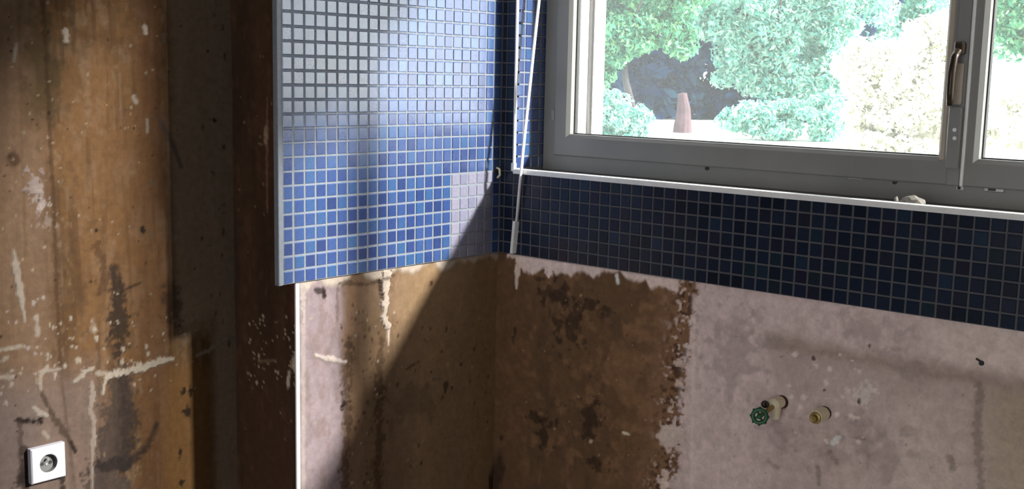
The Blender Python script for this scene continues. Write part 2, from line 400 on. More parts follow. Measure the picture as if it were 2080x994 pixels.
P.stroke([(345, 600), (352, 640)], 30, (52, 36, 26), .6, .8, 33, soft=1.5)
for x, y, r in ((375, 792, 9), (381, 838, 10), (366, 918, 8), (369, 984, 8), (388, 795, 6), (290, 468, 5), (195, 468, 5), (137, 262, 3), (100, 230, 3), (437, 245, 6), (455, 300, 4)):
    P.blob(x, y, r*.7, r, (36, 26, 20), .9, 1.2, int(x), fr=3)
# white adhesive remains
WHT = (205, 190, 172)
P.stroke([(27, 510), (33, 555), (42, 600), (50, 655)], [3, 11, 9, 2], WHT, .9, .5, 41, d=.06)
P.stroke([(74, 645), (77, 680)], 6, WHT, .8, .6, 42)
P.stroke([(208, 800), (213, 768), (240, 758), (290, 745), (325, 735), (350, 730)], [3, 7, 12, 14, 12, 4], (212, 196, 176), 1, .7, 43, d=.1)
P.stroke([(150, 778), (175, 756), (188, 748)], [3, 12, 4], WHT, .9, .9, 44, d=.06)
P.stroke([(195, 760), (225, 758)], 5, WHT, .8, .9, 45); P.stroke([(80, 755), (122, 750)], 3, WHT, .8, .8, 46); P.stroke([(80, 790), (84, 765), (96, 745)], [12, 9, 3], WHT, .85, .9, 47, d=.06)
P.stroke([(400, 722), (425, 712), (450, 695), (487, 676)], [3, 9, 6, 3], (190, 172, 150), .9, .6, 48, d=.08)
P.stroke([(185, 780), (188, 815), (181, 832), (191, 855), (190, 882), (186, 930), (187, 994)], [6, 11, 6, 8, 9, 5, 3], (190, 172, 156), .85, .6, 49, d=.06)
P.stroke([(0, 712), (45, 703)], 4, WHT, .9, .8, 50); P.stroke([(0, 766), (22, 766)], 4, WHT, .8, .9, 51); P.stroke([(0, 735), (12, 728)], 5, WHT, .7, .9, 52)
P.stroke([(68, 830), (80, 840), (96, 845)], [5, 7, 3], WHT, .9, .5, 53, d=.05); P.stroke([(88, 878), (98, 888)], 4, WHT, .8, .6, 54)
P.blob(68, 375, 9, 20, (190, 172, 165), .8, 1.6, 55, fr=3.5, d=.05); P.blob(78, 400, 7, 14, (196, 178, 168), .8, 1.5, 58, fr=4); P.blob(90, 412, 6, 9, (206, 190, 180), .85, 1.4, 56, fr=4); P.blob(97, 450, 10, 10, (176, 156, 142), .7, 1.5, 57, fr=4)
P.stroke([(33, 90), (30, 120)], [3, 6], WHT, .8, .7, 58); P.stroke([(133, 65), (132, 82)], 9, (226, 210, 190), .95, .6, 59, d=.06); P.stroke([(294, 57), (295, 66)], 8, (222, 206, 186), .95, .6, 60)
P.stroke([(272, 195), (276, 208)], 6, WHT, .8, .6, 61); P.stroke([(299, 245), (300, 268)], 4, WHT, .7, .6, 62)
P.stroke([(325, 245), (350, 290), (368, 340)], [6, 4, 4], (92, 88, 84), .7, .7, 63, soft=.7)
P.stroke([(188, 650), (190, 672)], [4, 12], (176, 150, 124), .8, .7, 64)
P.specks(0, 0, 330, 600, 60, 2.4, (190, 168, 140), 71, .02); P.specks(0, 640, 420, 800, 60, 2.6, (200, 182, 160), 72, .02); P.specks(0, 0, 460, 994, 70, 2.4, (62, 46, 34), 73)
P.specks(100, 640, 380, 760, 16, 4, (206, 190, 168), 74, .04, 1.5); P.specks(0, 600, 120, 850, 26, 3, (200, 186, 176), 75, .02, 1.4); P.specks(300, 0, 470, 700, 24, 3, (130, 112, 92), 76, ex=2.5)
# scorched chips round the socket
P.stroke([(38, 856), (52, 854)], 8, (38, 28, 24), .95, .9, 81); P.stroke([(58, 856), (80, 855)], [6, 10], (30, 22, 20), .95, .9, 82)
P.stroke([(41, 862), (40, 900), (44, 975)], [8, 6, 8], (88, 70, 62), .7, 1, 83); P.stroke([(50, 915), (52, 985)], 10, (60, 46, 40), .8, .9, 84)
P.blob(46, 972, 10, 12, (50, 36, 30), .85, .9, 85, fr=3); P.stroke([(128, 965), (128, 994)], 9, (44, 32, 28), .85, .8, 86)
P.stroke([(85, 800), (110, 850), (138, 890), (152, 917)], [4, 9, 6, 5], (84, 66, 50), .8, .8, 87); P.stroke([(145, 900), (153, 918)], 5, (40, 28, 22), .9, .6, 88)
P.D += .05*(n2-.5)+.08*(n1-.5)
mb = MB(); grid_mesh(mb, A, Z, P.C, lambda A_, Z_: np.stack([A_, YL-P.D, Z_], -1))
mb.box((-150, YL+.3, ZF), (XP, YL+9, ZC), (.1, .08, .06))
wall_left = mb.build('wall_left', MAT['wall'])
tag(wall_left, 'brown glue-stained bare wall with white scraped streaks, at far left', 'wall', kind='structure')

# ---- pier: back wall (under / behind the blue tiles) + its end face -----------------
a = grid_axis([(XP, 0.4, .11)]); z = grid_axis([(ZF, -17, 1), (-17, .6, .11), (.6, ZC, 6)])
A, Z = np.meshgrid(a, z, indexing='ij')
tw = lambda x, y: (lambda p: (p[0], p[2]))(on(x, y, 1, PL))
P = Paint(A, Z, (138, 110, 84), tw, K_BACK)
n1 = fbm(A*.35, Z*.1, 105, 5); n2 = fbm(A*1.4, Z*.7, 109, 4); n4 = fbm(A*3.5, Z*2.2, 111, 3)
xs = lambda x, y=760: tw(x, y)[0]
P.mix(sst(.45, .7, n1)*.6, (158, 128, 106)); P.mix(sst(.5, .75, n2)*.35, (112, 84, 56))
P.mix((1-sst(xs(680), xs(712), A+.9*(n2-.5)+.5*(n1-.5)))*.95, (178, 157, 162))
P.mix((1-sst(xs(680), xs(712), A))*sst(.45, .7, n2)*.5, (150, 126, 118))
P.mix(sst(xs(690), xs(705), A+.6*(n2-.5))*(1-sst(xs(725), xs(745), A+.6*(n2-.5)))*.6, (150, 116, 92))
P.mix(sst(xs(770), xs(880), A+1.8*(n1-.5))*.65, (198, 162, 124)); P.mix(sst(xs(930), xs(985), A+1.0*(n1-.5))*.7, (176, 140, 98))  # lighter paint lifts the plaster where the sill shadow falls
for x0, sd in ((702, 121), (768, 122)):
    P.stroke([(x0+8, 690), (x0, 780), (x0+4, 880), (x0-3, 994)], [8, 16, 14, 16], (78, 56, 40), .62, 1.5, sd, soft=.9, fr=3)
P.specks(690, 600, 790, 994, 90, 3, (92, 70, 54), 131, ex=1.6); P.specks(790, 640, 1000, 994, 40, 3, (100, 78, 54), 132, ex=1.6); P.specks(610, 600, 1000, 990, 50, 3, (196, 178, 160), 133)
P.blob(700, 820, 7, 12, (40, 28, 22), .9, 1.2, 134, fr=3); P.blob(712, 700, 10, 10, (84, 62, 48), .8, 1.4, 135, fr=3); P.blob(876, 575, 6, 6, (96, 48, 30), .85, .8, 136, fr=3); P.blob(905, 785, 9, 16, (66, 50, 34), .7, 1, 137, fr=2)
P.stroke([(826, 750), (850, 735)], 4, (92, 70, 50), .7, .9, 138); P.blob(850, 820, 60, 40, (120, 100, 78), .5, 1, 139)
P.stroke([(685, 590), (686, 650)], 6, (120, 92, 84), .6, .8, 140)
# adhesive under the tile edge, drips and smears
P.mix(sst(-.9, -.35, Z-1.1*(fbm(A*.9, Z*.1, 141, 4)-.35)+.25*np.sin(A*1.7))*.95, (226, 206, 190), .06)
P.stroke([(783, 560), (781, 600), (779, 645), (787, 662)], [26, 17, 15, 13], (228, 208, 192), .97, .5, 142, d=.14); P.stroke([(787, 660), (788, 702)], [9, 3], (220, 198, 182), .95, .4, 143, d=.08)
P.stroke([(770, 570), (776, 600)], 9, (84, 64, 56), .8, .8, 144); P.stroke([(690, 575), (745, 578), (800, 560)], [8, 6, 3], (86, 66, 52), .7, .9, 145)
P.stroke([(614, 585), (616, 655)], [12, 7], (222, 204, 196), .9, .6, 146, d=.06); P.stroke([(640, 722), (665, 730), (702, 736)], [5, 9, 4], (224, 206, 196), .95, .6, 147, d=.08)
P.stroke([(880, 770), (895, 772)], 5, (140, 124, 104), .7, .8, 148); P.stroke([(640, 590), (658, 592), (659, 600)], 7, (50, 38, 32), .85, 1, 149); P.stroke([(658, 592), (660, 602)], 6, (50, 38, 32), .85, 1, 150)
P.stroke([(616, 585), (616, 994)], 8, (208, 190, 184), .7, .4, 151)
P.stroke([(1000, 985), (1006, 930)], [30, 8], (24, 16, 12), .8, 1, 152)
P.mix(sst(1.0, .3, np.abs(Z-.6))*.3, (120, 100, 84))
P.D += .06*(n2-.5)+.05*(n1-.5)
P.D *= sst(.1, -.15, Z)
mb = MB(); grid_mesh(mb, A, Z, P.C, lambda A_, Z_: np.stack([A_, PL-P.D, Z_], -1))
# end face of the pier (faces the left wall corner)
b_ = grid_axis([(PL, YL+.05, .11)]); z = grid_axis([(ZF, -17, 1), (-17, 22, .11), (22, ZC, 6)])
B, Z = np.meshgrid(b_, z, indexing='ij')
ew = lambda x, y: (lambda p: (p[1], p[2]))(on(x, y, 0, XP))
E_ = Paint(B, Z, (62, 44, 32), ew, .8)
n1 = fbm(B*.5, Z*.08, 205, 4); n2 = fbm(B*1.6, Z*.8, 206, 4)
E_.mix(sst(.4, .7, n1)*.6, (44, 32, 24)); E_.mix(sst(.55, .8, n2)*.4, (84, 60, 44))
E_.stroke([(543, 200), (542, 300), (543, 430)], [2, 6, 3], (110, 78, 66), .7, .9, 211); E_.stroke([(540, 258), (539, 285)], 9, (132, 112, 90), .8, .8, 212)
E_.specks(500, 640, 600, 790, 60, 3.4, (150, 130, 110), 213, .03); E_.specks(480, 100, 600, 900, 40, 2.6, (110, 90, 74), 214)
E_.blob(586, 772, 6, 14, (176, 160, 142), .9, .8, 215, fr=3, d=.04); E_.blob(598, 742, 5, 14, (176, 156, 140), .8, 1, 216, fr=3); E_.blob(596, 600, 10, 70, (78, 44, 30), .8, .7, 217)
E_.stroke([(525, 735), (560, 732)], 3, (110, 90, 70), .6, .9, 218)
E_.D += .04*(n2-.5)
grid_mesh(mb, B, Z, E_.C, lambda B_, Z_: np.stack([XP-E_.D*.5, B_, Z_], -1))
mb.box((XP+.3, PL+.3, ZF), (11, YL+9, ZC), (.2, .15, .1))
wall_back = mb.build('wall_back', MAT['wall'])
tag(wall_back, 'projecting wall with blue mosaic above and stained brown plaster below, beside the room corner', 'wall', kind='structure')
# plaster corner bead of the pier
mb = MB(); mb.box((XP-.10, PL-.10, -24), (XP+.22, PL+.1, -.05), ch=.04)
tag(mb.build('trim_1', MAT['trim']), 'thin white corner bead down the edge of the plaster pier', 'trim', kind='structure')

# ---- window wall ----------------------------------------------------------
a = grid_axis([(-.4, 46, .11), (46, DR0, 1)]); z = grid_axis([(ZF, -17, 1), (-17, .6, .11), (.6, 6.9, 1.6)])
A, Z = np.meshgrid(a, z, indexing='ij')
rw = lambda x, y: (lambda p: (-p[1], p[2]))(on(x, y, 0, PL))
P = Paint(A, Z, (142, 127, 124), rw, K_RIGHT)
n1 = fbm(A*.22, Z*.22, 305, 5); n2 = fbm(A*1.2, Z*1.2, 309, 4); n3 = fbm(A*.9, Z*.16, 311, 4); n5 = fbm(A*2.6, Z*2.6, 312, 3)
P.mix(sst(.45, .7, n1)*.5, (126, 112, 108)); P.mix(sst(.5, .75, n2)*.3, (120, 106, 102)); P.mix(sst(.5, .8, n3)*.3, (150, 136, 130))
# outline of a removed splashback
la, lz = rw(1555, 690); lb, lz2 = rw(2080, 785); line = lz+(A-la)*(lz2-lz)/(lb-la)+.5*(n2-.5)
P.mix(sst(.1, -.25, Z-line)*sst(la-1.5, la+3, A)*.45*(.4+.6*sst(6, 0, line-Z)), (104, 90, 84))
P.mix(np.exp(-((Z-line)/.55)**2)*sst(la-.5, la+.6, A)*.55, (92, 78, 68))
P.mix(sst(.3, 1.2, Z-line)*sst(la+9, la+16, A)*.5, (156, 140, 132))
P.mix(sst(rw(1950, 900)[0], rw(2060, 900)[0], A+1.5*(n3-.5))*sst(.2, -1, Z-line)*.6, (112, 100, 80))
P.mix(sst(rw(1800, 900)[0], rw(1860, 900)[0], A+1.5*(n2-.5))*(1-sst(rw(1940, 900)[0], rw(1970, 900)[0], A))*sst(-1, -3, Z-line)*.35, (138, 128, 116))
for x, y, rx, ry, sd in ((1585, 880, 28, 24, 331), (1745, 870, 20, 26, 332), (1690, 925, 40, 28, 333), (1560, 700, 40, 12, 334), (1840, 745, 40, 14, 335), (1800, 930, 26, 40, 336), (1490, 720, 40, 60, 337), (1760, 670, 40, 20, 338)):
    P.blob(x, y, rx, ry, (104, 92, 88), .5, 1.2, sd, fr=1.4)
for pts, w_, sd in (([(1562, 938), (1578, 950)], 5, 341), ([(1680, 920), (1695, 935)], 7, 342), ([(1740, 892), (1756, 892)], 5, 343), ([(1990, 780), (1985, 900), (1992, 994)], 9, 344), ([(1660, 950), (1664, 985)], 6, 345), ([(1930, 930), (1934, 950)], 8, 346)):
    P.stroke(pts, w_, (86, 74, 68), .6, 1, sd, soft=.6)
P.stroke([(1690, 900), (1706, 888)], 6, (168, 156, 150), .7, .9, 347); P.stroke([(1762, 795), (1755, 800)], 26, (158, 146, 140), .5, 1.2, 348)
P.specks(1480, 700, 1960, 990, 26, 2.4, (98, 86, 80), 351); P.specks(1600, 720, 1760, 900, 30, 5, (150, 137, 132), 352)
for x, y, r in ((1766, 703, 4), (1652, 728, 4), (1674, 793, 3), (1745, 818, 4)): P.blob(x, y, r, r*1.3, (44, 34, 30), .9, .6, int(x), fr=3)
# brown glue field left of the peeled edge
ex = lambda y: rw(np.interp(y, [560, 600, 700, 800, 860, 930, 994], [1415, 1408, 1396, 1378, 1372, 1376, 1352]), y)[0]
zz = np.array([rw(1390, y)[1] for y in (560, 600, 700, 800, 860, 930, 994)])[::-1]; ee = np.array([ex(y) for y in (560, 600, 700, 800, 860, 930, 994)])[::-1]
edge = np.interp(Z, zz, ee)
rag = (n5-.5)*2.2+(n2-.5)*1.0
br = 1-sst(-.12, .12, A-edge+rag)
P.mix(br, (68, 51, 35), .0)
bd = np.clip(br, 0, 1)
P.mix(bd*sst(.45, .7, n1)*.6, (62, 46, 34)); P.mix(bd*sst(.5, .75, n2)*.4, (100, 74, 52)); P.mix(bd*sst(.55, .8, fbm(A*.8, Z*.5, 361, 4))*.5, (52, 38, 30))
P.mix(bd*(1-sst(2.2, 5, A+2*(n1-.5)))*.55, (66, 47, 33)); P.mix(bd*sst(edge-5, edge-1.2, A)*.45, (102, 76, 58))
# bubbled flakes along the edge
near = np.exp(-((A-edge+.6)/1.1)**2)
P.mix(near*sst(.56, .62, fbm(A*3.2, Z*3.2, 363, 2))*.9, (48, 34, 26), .05); P.mix(near*sst(.64, .70, fbm(A*2.9+7, Z*2.9, 364, 2))*.85, (146, 130, 122))
P.blob(1362, 888, 26, 27, (138, 126, 118), 1, .45, 365, fr=1.6, soft=.12)
P.stroke([(1356, 960), (1350, 994)], 12, (150, 136, 124), .9, .6, 366)
P.stroke([(1411, 600), (1404, 994)], 5, (154, 138, 134), .55, .3, 367, soft=.5)
for x, y, rx, ry, sd in ((1130, 600, 40, 22, 371), (1200, 620, 24, 14, 372), (1095, 850, 26, 12, 373), (1105, 880, 18, 26, 374), (1200, 850, 22, 30, 375), (1215, 940, 20, 10, 376), (1160, 660, 26, 40, 377), (1048, 672, 5, 14, 378), (1012, 960, 22, 60, 379)):
    P.blob(x, y, rx, ry, (34, 25, 19), .75, 1.3, sd, fr=1.8)
P.blob(1270, 760, 50, 60, (92, 68, 48), .5, 1.1, 380)
P.specks(1060, 600, 1390, 990, 26, 2.2, (108, 88, 70), 381); P.specks(1060, 600, 1390, 990, 30, 3, (46, 34, 27), 382); P.blob(1272, 880, 8, 4, (160, 142, 124), .9, .6, 383, fr=3); P.blob(1202, 896, 6, 6, (140, 122, 102), .8, .8, 384, fr=3)
# plaster and adhesive left under the tile band
wn = fbm(A*.8, Z*.2, 391, 4)
P.mix(sst(-1.25, -.85, Z-2.3*(wn-.42)-.3*np.sin(A*1.1+1))*(A > .9)*(A < ex(560)-1.4)*.97, (152, 136, 130), .08)
P.stroke([(1056, 520), (1052, 560), (1051, 585)], [20, 9, 4], (150, 135, 124), .95, .5, 392, d=.08); P.stroke([(1108, 530), (1118, 550), (1150, 530)], [10, 22, 4], (154, 137, 131), .95, .5, 393, d=.08)
P.stroke([(1254, 560), (1258, 574)], 6, (176, 158, 150), .9, .5, 394)
P.D += .07*(n2-.5)*(1+bd)+.12*bd
P.D *= sst(.1, -.15, Z)
mb = MB(); grid_mesh(mb, A, Z, P.C, lambda A_, Z_: np.stack([PL-P.D, -A_, Z_], -1))
XPOST = 3.7; W1 = (.3, .27, .25); OUT = (.8, .79, .77)
mb.box((PL+.35, .3, ZF), (10, -DR0, 6.85), W1)
mb.box((PL, PL, 6.9), (10, -T0+.35, ZC), W1); mb.box((5.2, -T0+.4, 6.0), (10, -3.2, ZC), OUT)
mb.box((XPOST, -T1+.1, 6.85), (5.2, -DR0, ZC), W1); mb.box((PL, -T0+.3, TOPZ), (5.2, -44, ZC), W1); mb.box((5.2, -T0+.3, TOPZ), (10, -T1-.4, ZC), W1)  # unseen post thinned, inner lintel cut short to let sun reach left wall
mb.box((PL, -DR1, ZF), (10, -150, ZC), W1); mb.box((PL, -DR0+.1, DRZ), (10, -DR1-.1, ZC), W1)

wall_right = mb.build('wall_right', MAT['wall'])
tag(wall_right, 'window wall with navy mosaic band over half brown, half grey bare plaster', 'wall', kind='structure')

# ---- rest of the room (behind the camera) ----------------------------------
mb = MB(); mb.box((-160, -160, ZF-6), (11, YL+9, ZF)); tag(mb.build('floor', MAT['floor']), 'bare concrete floor of the stripped room', 'floor', kind='structure')
mb = MB(); mb.box((-160, -160, ZC), (11, YL+9, ZC+6)); tag(mb.build('ceiling', MAT['roomwall']), 'plain plaster ceiling of the stripped room', 'ceiling', kind='structure')
mb = MB(); mb.box((-160, -158, ZF), (11, -150, ZC)); tag(mb.build('wall_front', MAT['roomwall']), 'bare plaster wall opposite the tiled wall', 'wall', kind='structure')
mb = MB(); mb.box((-158, -22, ZF), (-150, YL+9, ZC)); mb.box((-158, -158, ZF), (-150, -98, ZC)); mb.box((-158, -98, ZF+68), (-150, -22, ZC))  # opening added in the unseen rear wall to bring daylight in
tag(mb.build('wall_behind', MAT['roomwall']), 'bare plaster wall with an added doorway behind the camera that lets daylight in', 'wall', kind='structure')

# ================================================================== TILES
def tile_mesh(name, mat, axis, w_=.875, h_=.875, th=.2, ch=.05):
    """one mosaic piece, front face at the wall's face plane, centred on its origin"""
    me = bpy.data.meshes.new(name); a_, b_ = w_/2, h_/2
    rings = [(a_, b_, th), (a_, b_, ch), (a_-ch, b_-ch, 0)]
    vs = []
    for p, q, d in rings:
        for sx, sz in ((-1, -1), (1, -1), (1, 1), (-1, 1)):
            if axis == 'y': vs.append((sx*p*U, d*U, sz*q*U))
            else: vs.append((d*U, -sx*p*U, sz*q*U))
    fs = [(r*4+k, r*4+(k+1) % 4, (r+1)*4+(k+1) % 4, (r+1)*4+k) for r in (0, 1) for k in range(4)]+[(8, 9, 10, 11)]
    me.from_pydata(vs, [], fs)
    me.materials.append(mat); me.update(); return me
def lay(parent, kinds, spots, stuff_mat, axis, n_single=300):
    """spots: (x, y, z, kind).  The pieces that show largest (nearest the camera) are single parts, the rest one stuff part"""
    def d(s_):
        v = np.array(s_[:3])-CAM; zc_ = v@FWD; px_, py_ = 1040+F*(v@RT)/zc_, 497-F*(v@UP)/zc_
        return np.linalg.norm(v)+(0 if -15 < px_ < 2095 and -15 < py_ < 1010 else 1e4)
    spots = sorted(spots, key=d); rg = random.Random(11)
    mbs = {}
    for i, (x, y, z_, k) in enumerate(spots):
        me = kinds[k]
        tx, tz = rg.uniform(-.006, .006), rg.uniform(-.006, .006); off = rg.uniform(-.012, .012)
        if i < n_single:
            o = bpy.data.objects.new('tile', me); col.objects.link(o); o.parent = parent
            p = Vector(M3((x+(off if axis == 'x' else 0), y+(off if axis == 'y' else 0), z_)))
            o.location = p-wloc(parent)
            o.rotation_euler = (tx, 0, tz) if axis == 'y' else (0, tx, tz)
        else:
            vs = [(x+v.co[0]/U, y+v.co[1]/U+ (off if axis == 'y' else 0), z_+v.co[2]/U) for v in me.vertices]
            mbs.setdefault(k, MB()).add(vs, [tuple(f.vertices) for f in me.polygons])
    for k, b in mbs.items():
        o = b.build('tile_field', stuff_mat[k], parent); o['kind'] = 'stuff'
C0, D0 = 22.953, 3.449
kinds = {'t': tile_mesh('tile_blue', MAT['tile'], 'y'), 'p': tile_mesh('tile_sunpatch', MAT['pale'], 'y'),
         'c': tile_mesh('tile_blue_cut', MAT['tile'], 'y', .80), 'tc': tile_mesh('tile_corner_cut', MAT['tile'], 'y', .80)}
spots = []
for c in range(0, 23):
    for r in range(0, 25):
        x = -(C0-c-.5); kx = 't'
        if c == 0: kx = 'c'
        if c == 22: kx, x = 'tc', -(C0-22-.45)
        zc = r+.5
        if x > -6.0 and zc < 7 and kx == 't': kx = 'p'  # paler tiles stand in for a patch of sunlight below sill level
        spots.append((x, 0, zc, kx))
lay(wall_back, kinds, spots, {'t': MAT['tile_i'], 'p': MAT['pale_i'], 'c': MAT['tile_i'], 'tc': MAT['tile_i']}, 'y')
mb = MB(); mb.box((-23.2, .05, .03), (.2, .45, 25.1))
mb.build('grout_bed', MAT['grout'], wall_back)
mb = MB(); mb.box((-23.32, -.01, -.02), (-22.93, .5, 25.1), ch=.04); mb.build('edge_strip', MAT['trim_grey'] if 'trim_grey' in MAT else MAT['grout'], wall_back)

kinds = {'n': tile_mesh('tile_navy', MAT['navy'], 'x'), 'e': tile_mesh('tile_navy_cut', MAT['navy'], 'x', .30), 's': tile_mesh('tile_navy_corner', MAT['navy'], 'x', .42)}
spots = []
for c in range(-4, 51):
    t = c+D0+.5; k = 'n'
    if c == -4: continue
    for r in range(0, 7):
        spots.append((0, -t, r+.5, k))
spots += [(0, -.23, r+.5, 's') for r in range(0, 25)]
for r in range(7, 25):
    spots.append((0, -.95, r+.5, 'n'))
lay(wall_right, kinds, spots, {'n': MAT['navy_i'], 's': MAT['navy_i']}, 'x', 300)
mb = MB(); mb.box((.05, .05, .03), (.5, -(51+D0), 6.95)); mb.box((.05, .05, 6.9), (.5, -T0+.05, 25.1))
mb.build('grout_bed', MAT['grout_dark'], wall_right)
# tiled left reveal of the window
kinds = {'t': tile_mesh('tile_reveal', MAT['tile'], 'y')}
rv = [(.15+c+.5, -T0, 7.25+r+.5, 't') for c in range(0, 4) for r in range(0, 18)]
rv_parent = bpy.data.objects.new('window_reveal', None); col.objects.link(rv_parent)
tag(rv_parent, 'narrow blue tiled reveal between the window and the room corner', 'reveal', kind='structure')
lay(rv_parent, kinds, rv, {'t': MAT['tile_i']}, 'y')
mb = MB(); mb.box((.1, -T0+.05, 7.0), (5.2, -T0+.4, TOPZ)); mb.build('grout_bed', MAT['grout'], rv_parent)

# ================================================================== TRIMS, SILL
mb = MB(); mb.box((.3, -T0+.2, 6.7), (4.2, -T1, 7.02))
tag(mb.build('window_sill', MAT['sill']), 'dusty grey inner sill under the window', 'sill', kind='structure')
mb = MB()
prof = [(-.10, 6.86), (-.12, 7.10), (-.04, 7.24), (.12, 7.30), (.42, 7.28), (.42, 7.02), (.10, 7.0), (.05, 6.86)]
vs = [(x, -T0+.02, z_) for x, z_ in prof]+[(x, -T1, z_) for x, z_ in prof]; n = len(prof)
mb.add(vs, [(i, (i+1) % n, n+(i+1) % n, n+i) for i in range(n)]+[tuple(range(n)), tuple(range(n, 2*n))])
tag(mb.build('trim_2', MAT['trim']), 'long white plastic edging along the sill above the navy tiles', 'trim', kind='structure')
mb = MB(); mb.box((-.08, -T0-.06, 7.2), (.2, -T0+.14, 25.1), ch=.05); mb.box((-.1, -T0-.1, 7.05), (.25, -T0+.28, 7.75), ch=.05)
tag(mb.build('trim_3', MAT['trim']), 'upright white edging on the corner of the tiled window reveal', 'trim', kind='structure')

# ================================================================== WINDOW
win = empty('window_1', (4, -T0, 7)); tag(win, 'grey framed two-leaf casement window looking out on trees', 'window', kind='structure')
XF, XS = 3.72, 3.40
mb = MB(); mb.ring(T0, T1, 7.0, TOPZ, 1.6, .95, 1.6, 1.6, XF, 5.2, .12); mb.build('outer_frame', MAT['frame'], win)
def sash(t0, t1, wl, wr, left):
    mb = MB(); mb.ring(t0, t1, 8.35, TOPZ-1.3, wl, wr, 1.85, 1.85, XS, 4.75, .28); s_ = mb.build('sash', MAT['frame'], win)
    mb = MB(); mb.ring(t0+wl-.04, t1-wr+.04, 8.35+1.81, TOPZ-1.3-1.81, .12, .12, .12, .12, 4.15, 4.6, .03); mb.build('gasket', MAT['gasket'], s_)
    mb = MB(); mb.box((4.38, -(t0+wl-.1), 8.35+1.75), (4.5, -(t1-wr+.1), TOPZ-1.3-1.75)); mb.build('glass_pane', MAT['glass'], s_)
    return s_
s1 = sash(2.96, 36.42, 1.56, .85, True); s2 = sash(37.25, T1-.75, .95, .9, False)
# inner bead on the left leaf's meeting stile, lit tone put into its colour
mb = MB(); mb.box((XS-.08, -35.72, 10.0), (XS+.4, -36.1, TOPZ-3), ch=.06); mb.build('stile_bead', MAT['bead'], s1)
# cover strip, lock cover, handle
cz = lambda x, y, X=XS: on(x, y, 0, X)
zb = 8.35
mb = MB(); mb.box((XS-.12, -36.28, zb), (XS+.5, -37.2, TOPZ-1.3), ch=.08); cov = mb.build('cover_strip', MAT['frame'], win)
mb = MB(); mb.box((XS-.2, -37.22, zb-.0), (XS+.4, -37.42, TOPZ-1.3), ch=.05); mb.build('lit_edge_strip', MAT['trim'], win)  # white strip stands for the lit edge of the right leaf
zt = cz(1945, 216)[2]
mb = MB(); mb.box((XS-.42, -36.22, zb+1.1), (XS+.2, -37.12, zt), ch=.1); lk = mb.build('lock_cover', MAT['frame'], win)
for yy in (264, 281):
    p = cz(1939, yy, XS-.42); mb = MB(); mb.tube([(XS-.46, p[1], p[2]), (XS-.36, p[1], p[2])], .13, 10); mb.build('screw', MAT['trim'], lk)
hz0, hz1 = cz(1955, 86)[2], zt+.05
ty = lambda x, y, X: cz(x, y, X)[1]
hy = -36.66
mb = MB(); mb.box((XS-.34, hy+.26, zt+.1), (XS-.1, hy-.32, cz(1960, 128)[2]), ch=.08); hd = mb.build('handle', MAT['bead'], win)
mb = MB(); mb.box((XS-.75, hy+.28, cz(1960, 112)[2]), (XS-.1, hy-.34, hz0), ch=.1); mb.build('handle_neck', MAT['bronze'], hd)
mb = MB(); mb.tube([(XS-.7, hy, cz(1960, 104)[2]), (XS-1.15, hy+.02, cz(1957, 118)[2]), (XS-1.35, hy+.06, cz(1950, 150)[2]), (XS-1.3, hy+.08, cz(1948, 190)[2]), (XS-1.2, hy+.08, cz(1946, 214)[2])], [.26, .24, .24, .23, .2], 10); mb.build('handle_lever', MAT['bronze'], hd, True)
# striker plates and marks on the bottom rail
for x, y, w_, h_ in ((1951, 381, .55, .45), (2020, 384, 1.3, .42)):
    p = cz(x, y, XF); mb = MB(); mb.box((XF-.12, p[1]+w_/2, p[2]-h_/2), (XF+.1, p[1]-w_/2, p[2]+h_/2), ch=.05); st_ = mb.build('striker_plate', MAT['steel'], win)
    mb = MB(); mb.box((XF-.14, p[1]+w_*.28, p[2]-h_*.3), (XF-.08, p[1]-w_*.1, p[2]+h_*.3)); mb.build('striker_slot', MAT['black'], st_)
for x, y in ((1437, 342), (1818, 370)):
    p = cz(x, y, XF); mb = MB(); mb.tube([(XF-.12, p[1], p[2]), (XF+.1, p[1], p[2])], .16, 10); mb.build('screw', MAT['black'], win)
p = cz(1738, 362, XF); mb = MB(); mb.box((XF-.06, p[1]+.5, p[2]-.12), (XF+.1, p[1]-.5, p[2]+.12), ch=.04); mb.build('drain_cap', MAT['steel'], win)
p = cz(1128, 233, XF); mb = MB(); mb.tube([(XF-.25, p[1], p[2]-.45), (XF-.25, p[1], p[2]+.45)], .2, 10); mb.build('hinge', MAT['frame'], win)
# roller shutter guide outside
mb = MB(); mb.box((7.75, -3.22, 6), (8.15, -3.05, TOPZ)); mb.box((7.6, -3.3, 6), (7.75, -3.15, TOPZ)); mb.box((8.15, -3.3, 6), (8.3, -3.15, TOPZ))
tag(mb.build('shutter_guide', MAT['bronze']), 'thin dark shutter guide on the sunlit white outer reveal', 'shutter guide')
mb = MB(); mb.box((5.3, -T0, 5.2), (11.2, -T1, 6.85)); tag(mb.build('trim_4', MAT['render']), 'white outer window ledge in full sun', 'ledge', kind='structure')

